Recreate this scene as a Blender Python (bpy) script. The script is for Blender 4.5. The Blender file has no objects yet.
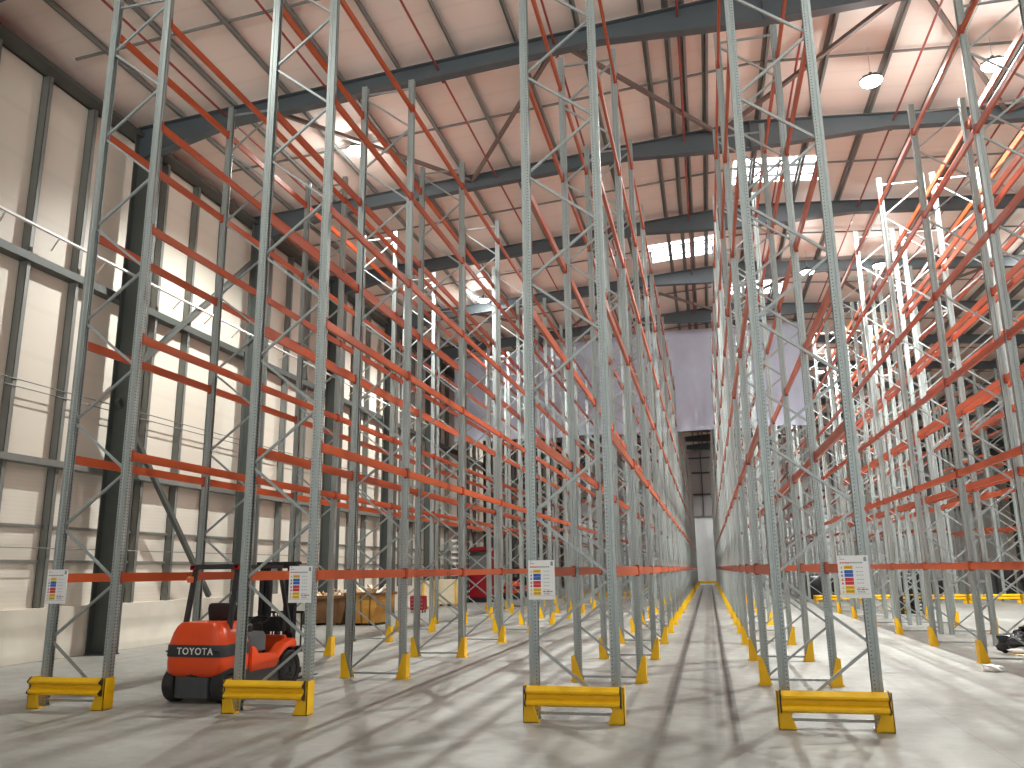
import bpy, bmesh, math, random
from mathutils import Vector, Matrix
random.seed(7)
S = bpy.context.scene
COL = S.collection
PI = math.pi

# ------------------------------------------------------------------ camera
F_PX, YAW, PITCH, ROLL, CAM_H = 818.2, 0.22747, 0.22368, -0.0128, 1.965
def cam_axes():
    c, s = math.cos(YAW), math.sin(YAW)
    R = Vector((c, s, 0)); Fh = Vector((-s, c, 0)); Z = Vector((0, 0, 1))
    c, s = math.cos(PITCH), math.sin(PITCH)
    Fw = Fh * c + Z * s; U = Z * c - Fh * s
    c, s = math.cos(ROLL), math.sin(ROLL)
    return R * c + U * s, U * c - R * s, Fw
CR, CU, CF = cam_axes()
cam_d = bpy.data.cameras.new('camera'); cam = bpy.data.objects.new('camera', cam_d); COL.objects.link(cam)
cam_d.sensor_width = 36.0; cam_d.lens = F_PX / 1024 * 36; cam_d.clip_end = 400; cam_d.clip_start = 0.05
M = Matrix((( CR.x, CU.x, -CF.x, 0), (CR.y, CU.y, -CF.y, 0), (CR.z, CU.z, -CF.z, CAM_H), (0, 0, 0, 1)))
cam.matrix_world = M
S.camera = cam
def proj(p):                                   # only used to rank which repeats show largest
    d = Vector(p) - Vector((0, 0, CAM_H)); z = d.dot(CF)
    if z < 0.2: return None
    return 512 + F_PX * d.dot(CR) / z, 384 - F_PX * d.dot(CU) / z

# ------------------------------------------------------------------ materials
def srgb(r, g, b):
    f = lambda v: (v / 255 / 12.92) if v / 255 <= .04045 else ((v / 255 + .055) / 1.055) ** 2.4
    return (f(r), f(g), f(b), 1)
class NT:
    def __init__(s, name):
        s.m = bpy.data.materials.new(name); s.m.use_nodes = True; s.t = s.m.node_tree
        s.b = s.t.nodes['Principled BSDF']; s.o = s.t.nodes['Material Output']
    def n(s, k, **kw):
        x = s.t.nodes.new(k)
        for a, v in kw.items(): setattr(x, a, v)
        return x
    def l(s, a, b): s.t.links.new(a, b)
    def math(s, op, a, b=None, c=None):
        x = s.n('ShaderNodeMath', operation=op)
        for i, v in enumerate((a, b, c)):
            if v is None: continue
            if isinstance(v, (int, float)): x.inputs[i].default_value = v
            else: s.l(v, x.inputs[i])
        return x.outputs[0]
    def mix(s, f, a, b):
        x = s.n('ShaderNodeMix', data_type='RGBA')
        for i, v in ((0, f), (6, a), (7, b)):
            if isinstance(v, (int, float)): x.inputs[i].default_value = v
            elif isinstance(v, tuple): x.inputs[i].default_value = v
            else: s.l(v, x.inputs[i])
        return x.outputs[2]
    def noise(s, co, scale, detail=3, rough=.5):
        x = s.n('ShaderNodeTexNoise'); x.inputs['Scale'].default_value = scale; x.inputs['Detail'].default_value = detail
        x.inputs['Roughness'].default_value = rough
        s.l(co, x.inputs['Vector']); return x.outputs[0]
    def ramp(s, f, a, b):
        x = s.n('ShaderNodeMapRange'); x.inputs[1].default_value = a; x.inputs[2].default_value = b
        s.l(f, x.inputs[0]); return x.outputs[0]
def simple(name, col, rough=.5, metal=0.0, var=.08, scale=6.0, emit=None, spec=.5):
    t = NT(name); co = t.n('ShaderNodeTexCoord').outputs['Object']
    nz = t.noise(co, scale, 4)
    dark = tuple(c * (1 - 2 * var) for c in col[:3]) + (1,)
    lite = tuple(min(1, c * (1 + 2 * var)) for c in col[:3]) + (1,)
    t.l(t.mix(nz, dark, lite), t.b.inputs['Base Color'])
    t.b.inputs['Roughness'].default_value = rough; t.b.inputs['Metallic'].default_value = metal
    t.b.inputs['Specular IOR Level'].default_value = spec
    if emit:
        t.b.inputs['Emission Color'].default_value = emit[0]; t.b.inputs['Emission Strength'].default_value = emit[1]
    return t.m
def m_upright():
    t = NT('perforated galvanised steel'); co = t.n('ShaderNodeTexCoord').outputs['Object']
    sp = t.n('ShaderNodeSeparateXYZ'); t.l(co, sp.inputs[0]); x, y, z = sp.outputs
    g = t.n('ShaderNodeNewGeometry'); sn = t.n('ShaderNodeSeparateXYZ'); t.l(g.outputs['Normal'], sn.inputs[0])
    zf = t.math('MULTIPLY', t.math('SUBTRACT', t.math('FRACT', t.math('DIVIDE', z, .05)), .5), .05)
    z2 = t.math('MULTIPLY', zf, zf)
    def dot(c, at, r):
        d = t.math('SUBTRACT', t.math('ABSOLUTE', c), at); d2 = t.math('ADD', t.math('MULTIPLY', d, d), z2)
        return t.math('LESS_THAN', d2, r * r)
    web = t.math('MULTIPLY', dot(y, .032, .011), t.math('GREATER_THAN', t.math('ABSOLUTE', sn.outputs[0]), .6))
    fl = t.math('MULTIPLY', dot(x, .0955, .008), t.math('GREATER_THAN', t.math('ABSOLUTE', sn.outputs[1]), .6))
    mask = t.math('MAXIMUM', web, fl)
    nz = t.noise(co, 22, 3)
    base = t.mix(nz, (.33, .37, .36, 1), (.47, .515, .5, 1))
    t.l(t.mix(mask, base, (.04, .045, .045, 1)), t.b.inputs['Base Color'])
    t.l(t.math('MULTIPLY', t.math('SUBTRACT', 1.0, mask), .55), t.b.inputs['Metallic'])
    t.b.inputs['Roughness'].default_value = .42
    return t.m
def m_floor():
    t = NT('polished concrete'); co = t.n('ShaderNodeTexCoord').outputs['Object']
    sp = t.n('ShaderNodeSeparateXYZ'); t.l(co, sp.inputs[0]); x, y, z = sp.outputs
    n1 = t.ramp(t.noise(co, .55, 5, .6), .3, .72); n2 = t.ramp(t.noise(co, 3.2, 6, .65), .3, .75)
    c = t.mix(n1, (.262, .260, .238, 1), (.39, .386, .355, 1))
    c = t.mix(t.math('MULTIPLY', n2, .45), c, (.235, .232, .218, 1))
    # saw-cut joints across and along
    def joint(v, pitch, off):
        f = t.math('ABSOLUTE', t.math('SUBTRACT', t.math('FRACT', t.math('DIVIDE', t.math('ADD', v, off), pitch)), .5))
        return t.math('LESS_THAN', f, .006 / pitch)
    jt = t.math('MAXIMUM', joint(y, 5.8, 1.0), joint(x, 11.6, 2.9))
    c = t.mix(t.math('MULTIPLY', jt, .7), c, (.12, .12, .11, 1))
    # tyre tracks in the narrow aisle, each with its own wander
    wob = t.math('MULTIPLY', t.math('SUBTRACT', t.noise(co, .07, 1), .5), .14)
    gr = t.ramp(t.noise(co, 1.3, 4), .25, .75)
    def track(at, w, k):
        d = t.math('ABSOLUTE', t.math('SUBTRACT', t.math('ADD', x, wob), at))
        m = t.n('ShaderNodeMapRange', interpolation_type='SMOOTHSTEP'); m.inputs[1].default_value = w; m.inputs[2].default_value = w * .6
        t.l(d, m.inputs[0]); return t.math('MULTIPLY', m.outputs[0], t.math('MULTIPLY_ADD', gr, k * .5, k * .5))
    start = t.ramp(t.math('ADD', y, t.math('MULTIPLY', gr, 2.0)), 10.8, 13.5)
    tr = t.math('MAXIMUM', t.math('MAXIMUM', track(.22, .07, 1.0), track(-.66, .055, .85)), t.math('MAXIMUM', track(.02, .06, .5), track(-.2, .3, .22)))
    tr = t.math('MULTIPLY', tr, start)
    c = t.mix(t.math('MULTIPLY', tr, .85), c, (.045, .045, .045, 1))
    # swirled scuffs near the front
    w = t.n('ShaderNodeTexWave', wave_type='BANDS'); w.inputs['Scale'].default_value = .22; w.inputs['Distortion'].default_value = 7
    w.inputs['Detail'].default_value = 3; w.inputs['Detail Scale'].default_value = .6; t.l(co, w.inputs['Vector'])
    sc = t.math('MULTIPLY', t.ramp(w.outputs['Fac'], .82, 1.0), t.math('MULTIPLY', n2, .3))
    c = t.mix(sc, c, (.2, .2, .19, 1))
    t.l(c, t.b.inputs['Base Color'])
    t.l(t.math('MULTIPLY_ADD', n2, .2, .34), t.b.inputs['Roughness'])
    t.b.inputs['Specular IOR Level'].default_value = .35
    return t.m
def m_cladding(name, c0, pitch, axis, depth=.5):
    t = NT(name); co = t.n('ShaderNodeTexCoord').outputs['Object']
    sp = t.n('ShaderNodeSeparateXYZ'); t.l(co, sp.inputs[0]); v = sp.outputs[axis]
    f = t.math('FRACT', t.math('DIVIDE', v, pitch)); rib = t.math('LESS_THAN', f, .12)
    nz = t.noise(co, .5, 4)
    c = t.mix(nz, tuple(k * .93 for k in c0[:3]) + (1,), c0)
    t.l(t.mix(t.math('MULTIPLY', rib, depth * .3), c, tuple(k * .6 for k in c0[:3]) + (1,)), t.b.inputs['Base Color'])
    bp = t.n('ShaderNodeBump'); bp.inputs['Strength'].default_value = .3; bp.inputs['Distance'].default_value = .01
    t.l(rib, bp.inputs['Height']); t.l(bp.outputs[0], t.b.inputs['Normal'])
    t.b.inputs['Roughness'].default_value = .5
    return t.m
MT = dict(
    upright=m_upright(),
    galv=simple('galvanised steel', (.4, .435, .43, 1), .42, .4, .1, 25),
    orange=simple('orange beam paint', srgb(192, 82, 36), .33, 0, .05, 8),
    orange_dark=simple('orange connector paint', srgb(164, 62, 30), .38, 0, .05, 8),
    yellow=simple('yellow powder coat', srgb(248, 192, 8), .4, 0, .06, 7),
    black=simple('black rubber and plastic', (.018, .018, .02, 1), .55, 0, .1, 12),
    dark=simple('dark painted steel', srgb(78, 82, 78), .5, 0, .08, 2),
    rafter=simple('rafter grey paint', srgb(80, 87, 91), .45, 0, .06, 1.5),
    purlin=simple('galvanised purlin', srgb(128, 130, 127), .5, .1, .06, 3),
    brown=simple('brown primer steel', srgb(116, 100, 94), .6, 0, .06, 3),
    pipe=simple('red sprinkler pipe', srgb(150, 66, 58), .45, 0, .06, 5),
    liner=m_cladding('pale pink roof liner', srgb(242, 228, 219), 1.0, 1, .35),
    clad=m_cladding('white wall cladding', srgb(220, 212, 198), 1.2, 2, .3),
    clad_rib=m_cladding('ribbed white cladding', srgb(222, 215, 202), .1, 2, .7),
    grey_clad=m_cladding('grey wall cladding', srgb(176, 172, 174), 1.2, 0, .3),
    end_white=m_cladding('white partition', srgb(236, 238, 240), 1.0, 0, .15),
    plinth=simple('cast concrete', srgb(214, 208, 194), .8, 0, .07, 1.6),
    floor=m_floor(),
    post=simple('grey cladding post', srgb(128, 130, 126), .5, .2, .05, 3),
    white=simple('white enamel', srgb(238, 238, 236), .4, 0, .03, 4),
    paper=simple('white printed board', srgb(240, 241, 240), .5, 0, .02, 4),
    cloth=simple('grey curtain fabric', srgb(206, 212, 232), .9, 0, .06, 1.2),
    fl_orange=simple('forklift orange', srgb(242, 84, 34), .28, 0, .04, 5),
    fl_grey=simple('forklift grey', srgb(74, 78, 80), .5, 0, .06, 6),
    fl_dark=simple('forklift dark grey', srgb(52, 54, 56), .5, 0, .06, 6),
    tyre=simple('tyre rubber', (.03, .03, .03, 1), .8, 0, .2, 9),
    red=simple('dark red paint', srgb(150, 22, 34), .4, 0, .1, 3),
    rust=simple('worn brown skip paint', srgb(112, 78, 48), .7, 0, .3, 2.5),
    ochre=simple('ochre skip paint', srgb(188, 138, 58), .65, 0, .2, 3),
    wood=simple('scrap timber', srgb(196, 160, 118), .8, 0, .25, 5),
    pale=simple('pale carton', srgb(226, 212, 182), .8, 0, .08, 3),
    film=simple('crumpled black film', (.02, .02, .024, 1), .25, 0, .2, 9),
    p_yellow=simple('print yellow', srgb(240, 196, 20), .5, 0, .02),
    p_blue=simple('print blue', srgb(60, 108, 196), .5, 0, .02),
    p_red=simple('print red', srgb(226, 60, 62), .5, 0, .02),
    p_grey=simple('print grey', srgb(150, 152, 156), .5, 0, .02),
    amber=simple('amber lamp plastic', srgb(214, 110, 50), .3, 0, .03),
    lamp=simple('lamp lens', (1, 1, 1, 1), .3, 0, 0, 1, ((1, .96, .88, 1), 60.0)),
    sky=simple('daylight roof sheet', (.9, .95, 1, 1), .4, 0, 0, 1, ((.88, .95, 1, 1), 8.0)),
)

# ------------------------------------------------------------------ mesh builder
class MB:
    def __init__(s): s.v, s.f, s.mi = [], [], []
    def poly(s, vs, fs, mi=0):
        o = len(s.v); s.v += [tuple(p) for p in vs]; s.f += [tuple(i + o for i in f) for f in fs]; s.mi += [mi] * len(fs); return s
    def box(s, x0, x1, y0, y1, z0, z1, mi=0):
        v = [(x, y, z) for x in (x0, x1) for y in (y0, y1) for z in (z0, z1)]
        return s.poly(v, [(0, 1, 3, 2), (4, 6, 7, 5), (0, 4, 5, 1), (2, 3, 7, 6), (0, 2, 6, 4), (1, 5, 7, 3)], mi)
    def bar(s, a, b, w, h, up=(0, 0, 1), mi=0):
        a, b = Vector(a), Vector(b); d = (b - a).normalized(); u = Vector(up)
        if abs(d.dot(u)) > .98: u = Vector((0, 1, 0))
        sx = d.cross(u).normalized(); sz = sx.cross(d).normalized()
        v = [p + sx * (w / 2 * i) + sz * (h / 2 * j) for p in (a, b) for i, j in ((-1, -1), (1, -1), (1, 1), (-1, 1))]
        return s.poly(v, [(3, 2, 1, 0), (4, 5, 6, 7), (0, 1, 5, 4), (1, 2, 6, 5), (2, 3, 7, 6), (3, 0, 4, 7)], mi)
    def tube(s, pts, r, n=8, mi=0):
        pts = [Vector(p) for p in pts]; rings = []
        for i, p in enumerate(pts):
            d = (pts[min(i + 1, len(pts) - 1)] - pts[max(i - 1, 0)]).normalized()
            u = Vector((0, 0, 1)) if abs(d.z) < .9 else Vector((0, 1, 0))
            a = d.cross(u).normalized(); b = a.cross(d)
            rr = r[i] if isinstance(r, (list, tuple)) else r
            rings.append([p + (a * math.cos(2 * PI * k / n) + b * math.sin(2 * PI * k / n)) * rr for k in range(n)])
        return s.loft(rings, mi)
    def loft(s, rings, mi=0, caps=True):
        n = len(rings[0]); v = [p for r in rings for p in r]; f = []
        for i in range(len(rings) - 1):
            for k in range(n):
                f.append((i * n + k, i * n + (k + 1) % n, (i + 1) * n + (k + 1) % n, (i + 1) * n + k))
        if caps: f.append(tuple(range(n - 1, -1, -1))); f.append(tuple((len(rings) - 1) * n + k for k in range(n)))
        return s.poly(v, f, mi)
    def prism(s, pts, axis, a, b, mi=0):              # outline extruded along an axis
        def P(p, t):
            return {0: (t, p[0], p[1]), 1: (p[0], t, p[1]), 2: (p[0], p[1], t)}[axis]
        return s.loft([[P(p, a) for p in pts], [P(p, b) for p in pts]], mi)
    def disc(s, c, r0, r1, axis, a, b, n=24, mi=0):   # cylinder or cone about an axis
        def ring(t, r):
            out = []
            for k in range(n):
                p, q = r * math.cos(2 * PI * k / n), r * math.sin(2 * PI * k / n)
                out.append({0: (t, c[0] + p, c[1] + q), 1: (c[0] + p, t, c[1] + q), 2: (c[0] + p, c[1] + q, t)}[axis])
            return out
        return s.loft([ring(a, r0), ring(b, r1)], mi)
    def mesh(s, name, mats, smooth=False, bevel=0):
        me = bpy.data.meshes.new(name); me.from_pydata(s.v, [], s.f); me.validate()
        for m in (mats if isinstance(mats, (list, tuple)) else [mats]): me.materials.append(m)
        me.polygons.foreach_set('material_index', s.mi[:len(me.polygons)])
        bm = bmesh.new(); bm.from_mesh(me)
        bmesh.ops.recalc_face_normals(bm, faces=bm.faces)
        if bevel:
            e = [e for e in bm.edges if len(e.link_faces) == 2 and e.calc_face_angle(0) > .6]
            bmesh.ops.bevel(bm, geom=e, offset=bevel, segments=2, affect='EDGES', clamp_overlap=True)
        bm.to_mesh(me); bm.free()
        if smooth:
            for p in me.polygons: p.use_smooth = True
            me.set_sharp_from_angle(angle=.7)
        return me
    def obj(s, name, mats, parent=None, loc=(0, 0, 0), **kw):
        return link(name, s.mesh(name, mats, **kw), parent, loc)
def link(name, me, parent=None, loc=(0, 0, 0)):
    o = bpy.data.objects.new(name, me); COL.objects.link(o); o.location = loc
    if parent: o.parent = parent
    return o
def tag(o, label, cat, group=None):
    o['label'] = label; o['category'] = cat; o['kind'] = 'thing'
    if group: o['group'] = group
    return o
def thing(name, label, cat, loc=(0, 0, 0), rz=0, group=None):
    o = bpy.data.objects.new(name, None); COL.objects.link(o); o.location = loc; o.rotation_euler = (0, 0, rz)
    o.empty_display_size = .2
    return tag(o, label, cat, group)
def struct(o): o['kind'] = 'structure'; return o
def clone(root, loc, label, rz=None, group=None, depth=True):
    r = root.copy(); COL.objects.link(r); r.location = loc; r['label'] = label
    if rz is not None: r.rotation_euler = (0, 0, rz)
    if group: r['group'] = group
    for ch in list(root.children):
        c = ch.copy(); COL.objects.link(c); c.parent = r
        for g in ch.children:
            d = g.copy(); COL.objects.link(d); d.parent = c
    return r
ORD = ('first second third fourth fifth sixth seventh eighth ninth tenth eleventh twelfth thirteenth fourteenth fifteenth sixteenth seventeenth '
       'eighteenth nineteenth twentieth twenty-first twenty-second twenty-third twenty-fourth twenty-fifth').split()

# ------------------------------------------------------------------ layout
Y0, BAY, DEP, TOP = 11.5, 3.8664, 1.105, 12.62
LEVELS = [1.93, 3.86, 5.85, 7.83, 9.81, 11.9]
XL, XR, YN, YF = -15.6, 32.0, -14.0, 102.0       # inside faces of the building
ROWS = [  # centre x, brace type, first y, frames, words
    (-9.66, 1, Y0, 23, 'row along the left wall'),
    (-6.306, -1, Y0, 23, 'row just right of forklift'),
    (-1.843, 1, Y0, 23, 'row left of tyre-marked aisle'),
    (1.395, -1, Y0, 23, 'row right of tyre-marked aisle'),
    (5.91, 1, Y0 + BAY * 0, 9, 'fourth row right of forklift'),
    (7.30, -1, Y0 + BAY * 0, 9, 'fifth row right of forklift'),
    (5.91, 1, 49.4, 13, 'left far row behind distant yellow barriers'),
    (7.30, -1, 49.4, 13, 'second far row behind distant yellow barriers'),
    (10.9, 1, 49.4, 7, 'third far row behind distant yellow barriers'),
    (12.3, -1, 49.4, 7, 'fourth far row behind distant yellow barriers'),
    (15.7, 1, 49.4, 4, 'fifth far row behind distant yellow barriers'),
    (17.1, -1, 49.4, 4, 'last far row behind distant yellow barriers'),
]

# ------------------------------------------------------------------ building shell
struct(MB().box(XL - .6, XR + .6, YN, YF + .6, -.25, 0).obj('floor', MT['floor']))
RX, RIDGE, SL = 2.2, 16.3, .075
def roof_z(x): return RIDGE - SL * abs(x - RX)
m = MB()
m.prism([(XL - .4, roof_z(XL - .4)), (RX, RIDGE), (XR + .4, roof_z(XR + .4)), (XR + .4, roof_z(XR + .4) + .2), (RX, RIDGE + .2), (XL - .4, roof_z(XL - .4) + .2)], 1, YN, YF + .6)
struct(m.obj('ceiling', MT['liner']))
# left wall: plinth, ribbed lower cladding, smooth upper cladding
m = MB(); m.box(XL - .5, XL - .3, YN, YF, 4.75, 15.6, 0); m.box(XL - .5, XL - .3, YN, YF, 0, 4.75, 1)
struct(m.obj('wall_left', [MT['clad'], MT['clad_rib']]))
struct(MB().box(XL - .3, XL + .05, YN, YF, 0, 1.22).obj('baseboard_left', MT['plinth'], bevel=.01))
m = MB(); m.box(XR + .3, XR + .5, YN, YF, 4.75, 15.6, 0); m.box(XR + .3, XR + .5, YN, YF, 0, 4.75, 1)
struct(m.obj('wall_right', [MT['clad'], MT['clad_rib']]))
struct(MB().box(XR - .05, XR + .3, YN, YF, 0, 1.22).obj('baseboard_right', MT['plinth'], bevel=.01))
m = MB(); m.box(XL - .5, XR + .5, YF, YF + .2, 7.9, 16.6, 1); m.box(XL - .5, XR + .5, YF - .12, YF + .2, 0, 7.9, 0)
struct(m.obj('wall_back', [MT['end_white'], MT['grey_clad']]))
k = 1
for x in [i * 1.65 - 15 for i in range(29)]:
    struct(MB().box(x - .06, x + .06, YF - .14, YF - .0, 7.9, 15.6).obj('trim_%d' % k, MT['dark'])); k += 1
for z in (10.6, 13.2, 15.0):
    struct(MB().box(XL, XR, YF - .2, YF - .05, z - .09, z + .09).obj('trim_%d' % k, MT['dark'])); k += 1
struct(MB().box(XL, XR, YF - .22, YF - .12, 7.8, 8.05).obj('trim_%d' % k, MT['post'])); k += 1
# portal frames: columns, rafters with deeper ends, every 6.6 m
BAYR = 6.45
RAF = [18.85 + BAYR * i for i in range(-3, 13)]
def i_beam(m, y, x0, x1, zb0, zb1, zt0, zt1, half=.14, t=.025):
    for za0, za1, zc0, zc1, w in ((zb0, zb1, zb0 + t, zb1 + t, half), (zt0 - t, zt1 - t, zt0, zt1, half), (zb0, zb1, zt0, zt1, .012)):
        v = [(x0, y - w, za0), (x0, y + w, za0), (x0, y + w, zc0), (x0, y - w, zc0), (x1, y - w, za1), (x1, y + w, za1), (x1, y + w, zc1), (x1, y - w, zc1)]
        m.poly(v, [(0, 1, 2, 3), (7, 6, 5, 4), (0, 4, 5, 1), (1, 5, 6, 2), (2, 6, 7, 3), (3, 7, 4, 0)])
for y in RAF:
    m = MB(); pz = .2
    def seg(x0, x1, d0, d1): i_beam(m, y, x0, x1, roof_z(x0) - pz - d0, roof_z(x1) - pz - d1, roof_z(x0) - pz, roof_z(x1) - pz)
    seg(XL + .1, XL + 3.0, 1.05, .5); seg(XL + 3.0, RX - 4.1, .5, .48); seg(RX - 4.1, RX, .48, .95); seg(RX, RX + 4.1, .95, .48); seg(RX + 4.1, XR - 3, .48, .5); seg(XR - 3, XR - .1, .5, 1.05)
    m.box(RX - .02, RX + .02, y - .14, y + .14, RIDGE - pz - .95, RIDGE - pz)
    struct(m.obj('roof_rafter', MT['rafter']))
    for sx, xw in ((1, XL), (-1, XR)):
        m = MB(); a, b = xw + sx * .08, xw + sx * .78
        ht = roof_z(xw) - .25
        m.box(min(a, a + sx * .03), max(a, a + sx * .03), y - .17, y + .17, 0, ht); m.box(min(b, b - sx * .03), max(b, b - sx * .03), y - .17, y + .17, 0, ht)
        m.box(min(a, b), max(a, b), y - .01, y + .01, 0, ht); m.box(min(a, b), max(a, b), y - .22, y + .22, 0, .03)
        struct(m.obj('steel_column', MT['dark']))
# purlins along the building, sag rods across at mid bay
px = [-.2, .2] + [s * (.8 + 1.66 * i) for i in range(0, 19) for s in (-1, 1)]
for x in px:
    if XL + .3 < x < XR - .3:
        z = roof_z(x); m = MB(); m.box(x - .012, x + .012, YN, YF, z - .2, z - .005); m.box(x - .012, x + .085, YN, YF, z - .2, z - .185); m.box(x - .085, x + .012, YN, YF, z - .02, z - .005); m.box(x + .07, x + .085, YN, YF, z - .185, z - .16)
        struct(m.obj('roof_purlin', MT['purlin']))
for y in RAF[:-1]:
    ym = y + BAYR / 2
    m = MB(); m.bar((XL + .6, ym, roof_z(XL + .6) - .12), (RX, ym, RIDGE - .12), .055, .055); m.bar((RX, ym, RIDGE - .12), (XR - .6, ym, roof_z(XR - .6) - .12), .055, .055)
    struct(m.obj('sag_bar', MT['purlin']))
# zigzag roof bracing in the bay beyond the first rafter and two bays further on
for yb in (RAF[3], RAF[6]):
    zz = [(-11.5, 0), (-7.2, 1), (-3.0, 0), (1.2, 1), (5.8, 0), (9.7, 1), (13.6, 0)]
    for (xa, a), (xb, b) in zip(zz, zz[1:]):
        struct(MB().bar((xa, yb + BAYR * a, roof_z(xa) - .38), (xb, yb + BAYR * b, roof_z(xb) - .38), .11, .11).obj('roof_brace', MT['brown']))
# eaves beam, wall rails, posts, pipes on the left wall
struct(MB().box(XL - .25, XL + .25, YN, YF, 14.5, 14.62).box(XL - .25, XL - .2, YN, YF, 14.5, 15.25).box(XL - .25, XL + .1, YN, YF, 15.2, 15.26).obj('eaves_beam', MT['dark']))
for z, mt, d in ((4.68, 'post', .16), (9.55, 'dark', .2)):
    struct(MB().box(XL - .28, XL + .04, YN, YF, z - d / 2, z + d / 2).obj('wall_rail', MT[mt]))
for z in (2.32, 3.15):
    struct(MB().box(XL - .29, XL - .22, YN, YF, z - .03, z + .03).obj('wall_rail', MT['post']))
for i in range(-12, 50):
    if i % 4 == 0: continue
    y = RAF[3] + BAYR / 4 * i
    if y > YF - 1: continue
    m = MB()                                             # C-section post with lips
    m.box(XL - .29, XL - .06, y - .05, y - .042, 1.22, 14.5); m.box(XL - .075, XL - .06, y - .05, y + .07, 1.22, 14.5); m.box(XL - .29, XL - .275, y - .05, y + .07, 1.22, 14.5)
    m.box(XL - .1, XL - .06, y + .062, y + .07, 1.22, 14.5)
    struct(m.obj('wall_post', MT['post']))
for z in (6.35, 6.52):
    struct(MB().tube([(XL - .04, YN, z), (XL - .04, YF, z)], .014, 6).obj('wall_conduit', MT['post']))
struct(MB().tube([(XL + .02, YN, 2.62), (XL + .02, YF, 2.62)], .012, 6).obj('wall_conduit', MT['post']))
m = MB(); m.box(XL + .35, XL + .43, YN, 44, 10.15, 10.2)
for y in [9.4 + 1.65 * i for i in range(22)]: m.bar((XL + .4, y, 10.17), (XL - .1, y + .3, 10.0), .03, .03)
struct(m.obj('cable_tray', MT['white']))
# diagonal wall bracing between the first two columns in view
for (y0, z0), (y1, z1) in (((18.7, 6.6), (23.6, 1.3)), ((18.9, 7.3), (24.9, 12.9))):
    struct(MB().bar((XL + .3, y0, z0), (XL + .3, y1, z1), .13, .13, up=(1, 0, 0)).obj('wall_brace', MT['dark']))
# sprinkler pipes with heads
for x in (-12.65, -9.45, -6.3, -3.1, .1, 3.3, 6.5, 9.7, 12.9):
    z = roof_z(x) - .42; m = MB(); m.tube([(x, YN, z), (x, YF, z)], .032, 8)
    y = YN + 1
    while y < 70:
        m.tube([(x, y, z), (x, y, z - .12)], .016, 6); m.disc((x, y), .045, .045, 2, z - .13, z - .11, 8); y += BAYR
    struct(m.obj('sprinkler_pipe', MT['pipe']))
# daylight sheets let into the roof
def skylight(x0, x1, y0, y1, n):
    m = MB()
    if x0 < RX < x1:
        for a, b in ((x0, RX), (RX, x1)): 
            vv = [(a, y0, roof_z(a) - .012), (b, y0, roof_z(b) - .012), (b, y1, roof_z(b) - .012), (a, y1, roof_z(a) - .012)]
            vv += [(p[0], p[1], p[2] + .01) for p in vv]; m.poly(vv, [(0, 1, 2, 3), (4, 5, 6, 7), (0, 1, 5, 4), (1, 2, 6, 5), (2, 3, 7, 6), (3, 0, 4, 7)], 0)
    else:
        vv = [(x0, y0, roof_z(x0) - .012), (x1, y0, roof_z(x1) - .012), (x1, y1, roof_z(x1) - .012), (x0, y1, roof_z(x0) - .012)]
        vv += [(p[0], p[1], p[2] + .01) for p in vv]; m.poly(vv, [(0, 1, 2, 3), (4, 5, 6, 7), (0, 1, 5, 4), (1, 2, 6, 5), (2, 3, 7, 6), (3, 0, 4, 7)], 0)
    for t in (.33, .7):
        y = y0 + (y1 - y0) * t
        if x0 < RX < x1: m.bar((x0, y, roof_z(x0) - .03), (RX, y, RIDGE - .03), .09, .03, mi=1); m.bar((RX, y, RIDGE - .03), (x1, y, roof_z(x1) - .03), .09, .03, mi=1)
        else: m.bar((x0, y, roof_z(x0) - .03), (x1, y, roof_z(x1) - .03), .09, .03, mi=1)
    struct(m.obj('window_%d' % n, [MT['sky'], MT['purlin']]))
skylight(1.8, 4.9, 28.2, 30.1, 1); skylight(-1.8, 1.25, 34.8, 36.9, 2); skylight(1.9, 4.6, 41.4, 43.4, 3)

# ------------------------------------------------------------------ rack frames
def upright_mesh(sgn):
    half = [(.12, -.036), (.12, -.052), (.078, -.052), (.07, -.043), (.045, -.043), (.037, -.052), (0, -.052), (0, -.016), (.007, -.01)]
    path = half + [(x, -y) for x, y in reversed(half)]
    P = [Vector((x, y)) for x, y in path]; th = .0035; off = []
    for i, p in enumerate(P):
        n = Vector((0, 0))
        if i > 0: d = (p - P[i - 1]).normalized(); n += Vector((d.y, -d.x))
        if i < len(P) - 1: d = (P[i + 1] - p).normalized(); n += Vector((d.y, -d.x))
        off.append(p - n.normalized() * th * 1.1)
    ring = [(p.x, p.y) for p in P] + [(p.x, p.y) for p in reversed(off)]
    ring = [((x) * sgn, y) for x, y in ring]
    m = MB(); n = len(ring); k = len(P)
    zs = [0.008, TOP]
    v = [(x, y, z) for z in zs for x, y in ring]
    f = [(i, (i + 1) % n, n + (i + 1) % n, n + i) for i in range(n)]
    for b in (0, n):
        f += [(b + i, b + i + 1, b + n - 2 - i, b + n - 1 - i) for i in range(k - 1)]
    m.poly(v, f)
    return m.mesh('upright', MT['upright'])
H = DEP / 2
UPL, UPR = upright_mesh(1), upright_mesh(-1)       # local origin at the aisle-side face of the upright
BASE = MB().box(-.09, .09, -.075, .075, 0, .008).box(-.07, -.05, -.065, -.05, .008, .022).box(.05, .07, .05, .065, .008, .022).mesh('base_plate', MT['galv'])
def brace_mb(m, a, b):
    # lipped C-section bar
    a, b = Vector(a), Vector(b); d = (b - a).normalized(); n = Vector((d.z, 0, -d.x))
    m.bar(a - n * .017, b - n * .017, .036, .003, up=n); m.bar(a + Vector((0, -.0165, 0)), b + Vector((0, -.0165, 0)), .003, .036, up=n); m.bar(a + Vector((0, .0165, 0)), b + Vector((0, .0165, 0)), .003, .036, up=n)
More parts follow.
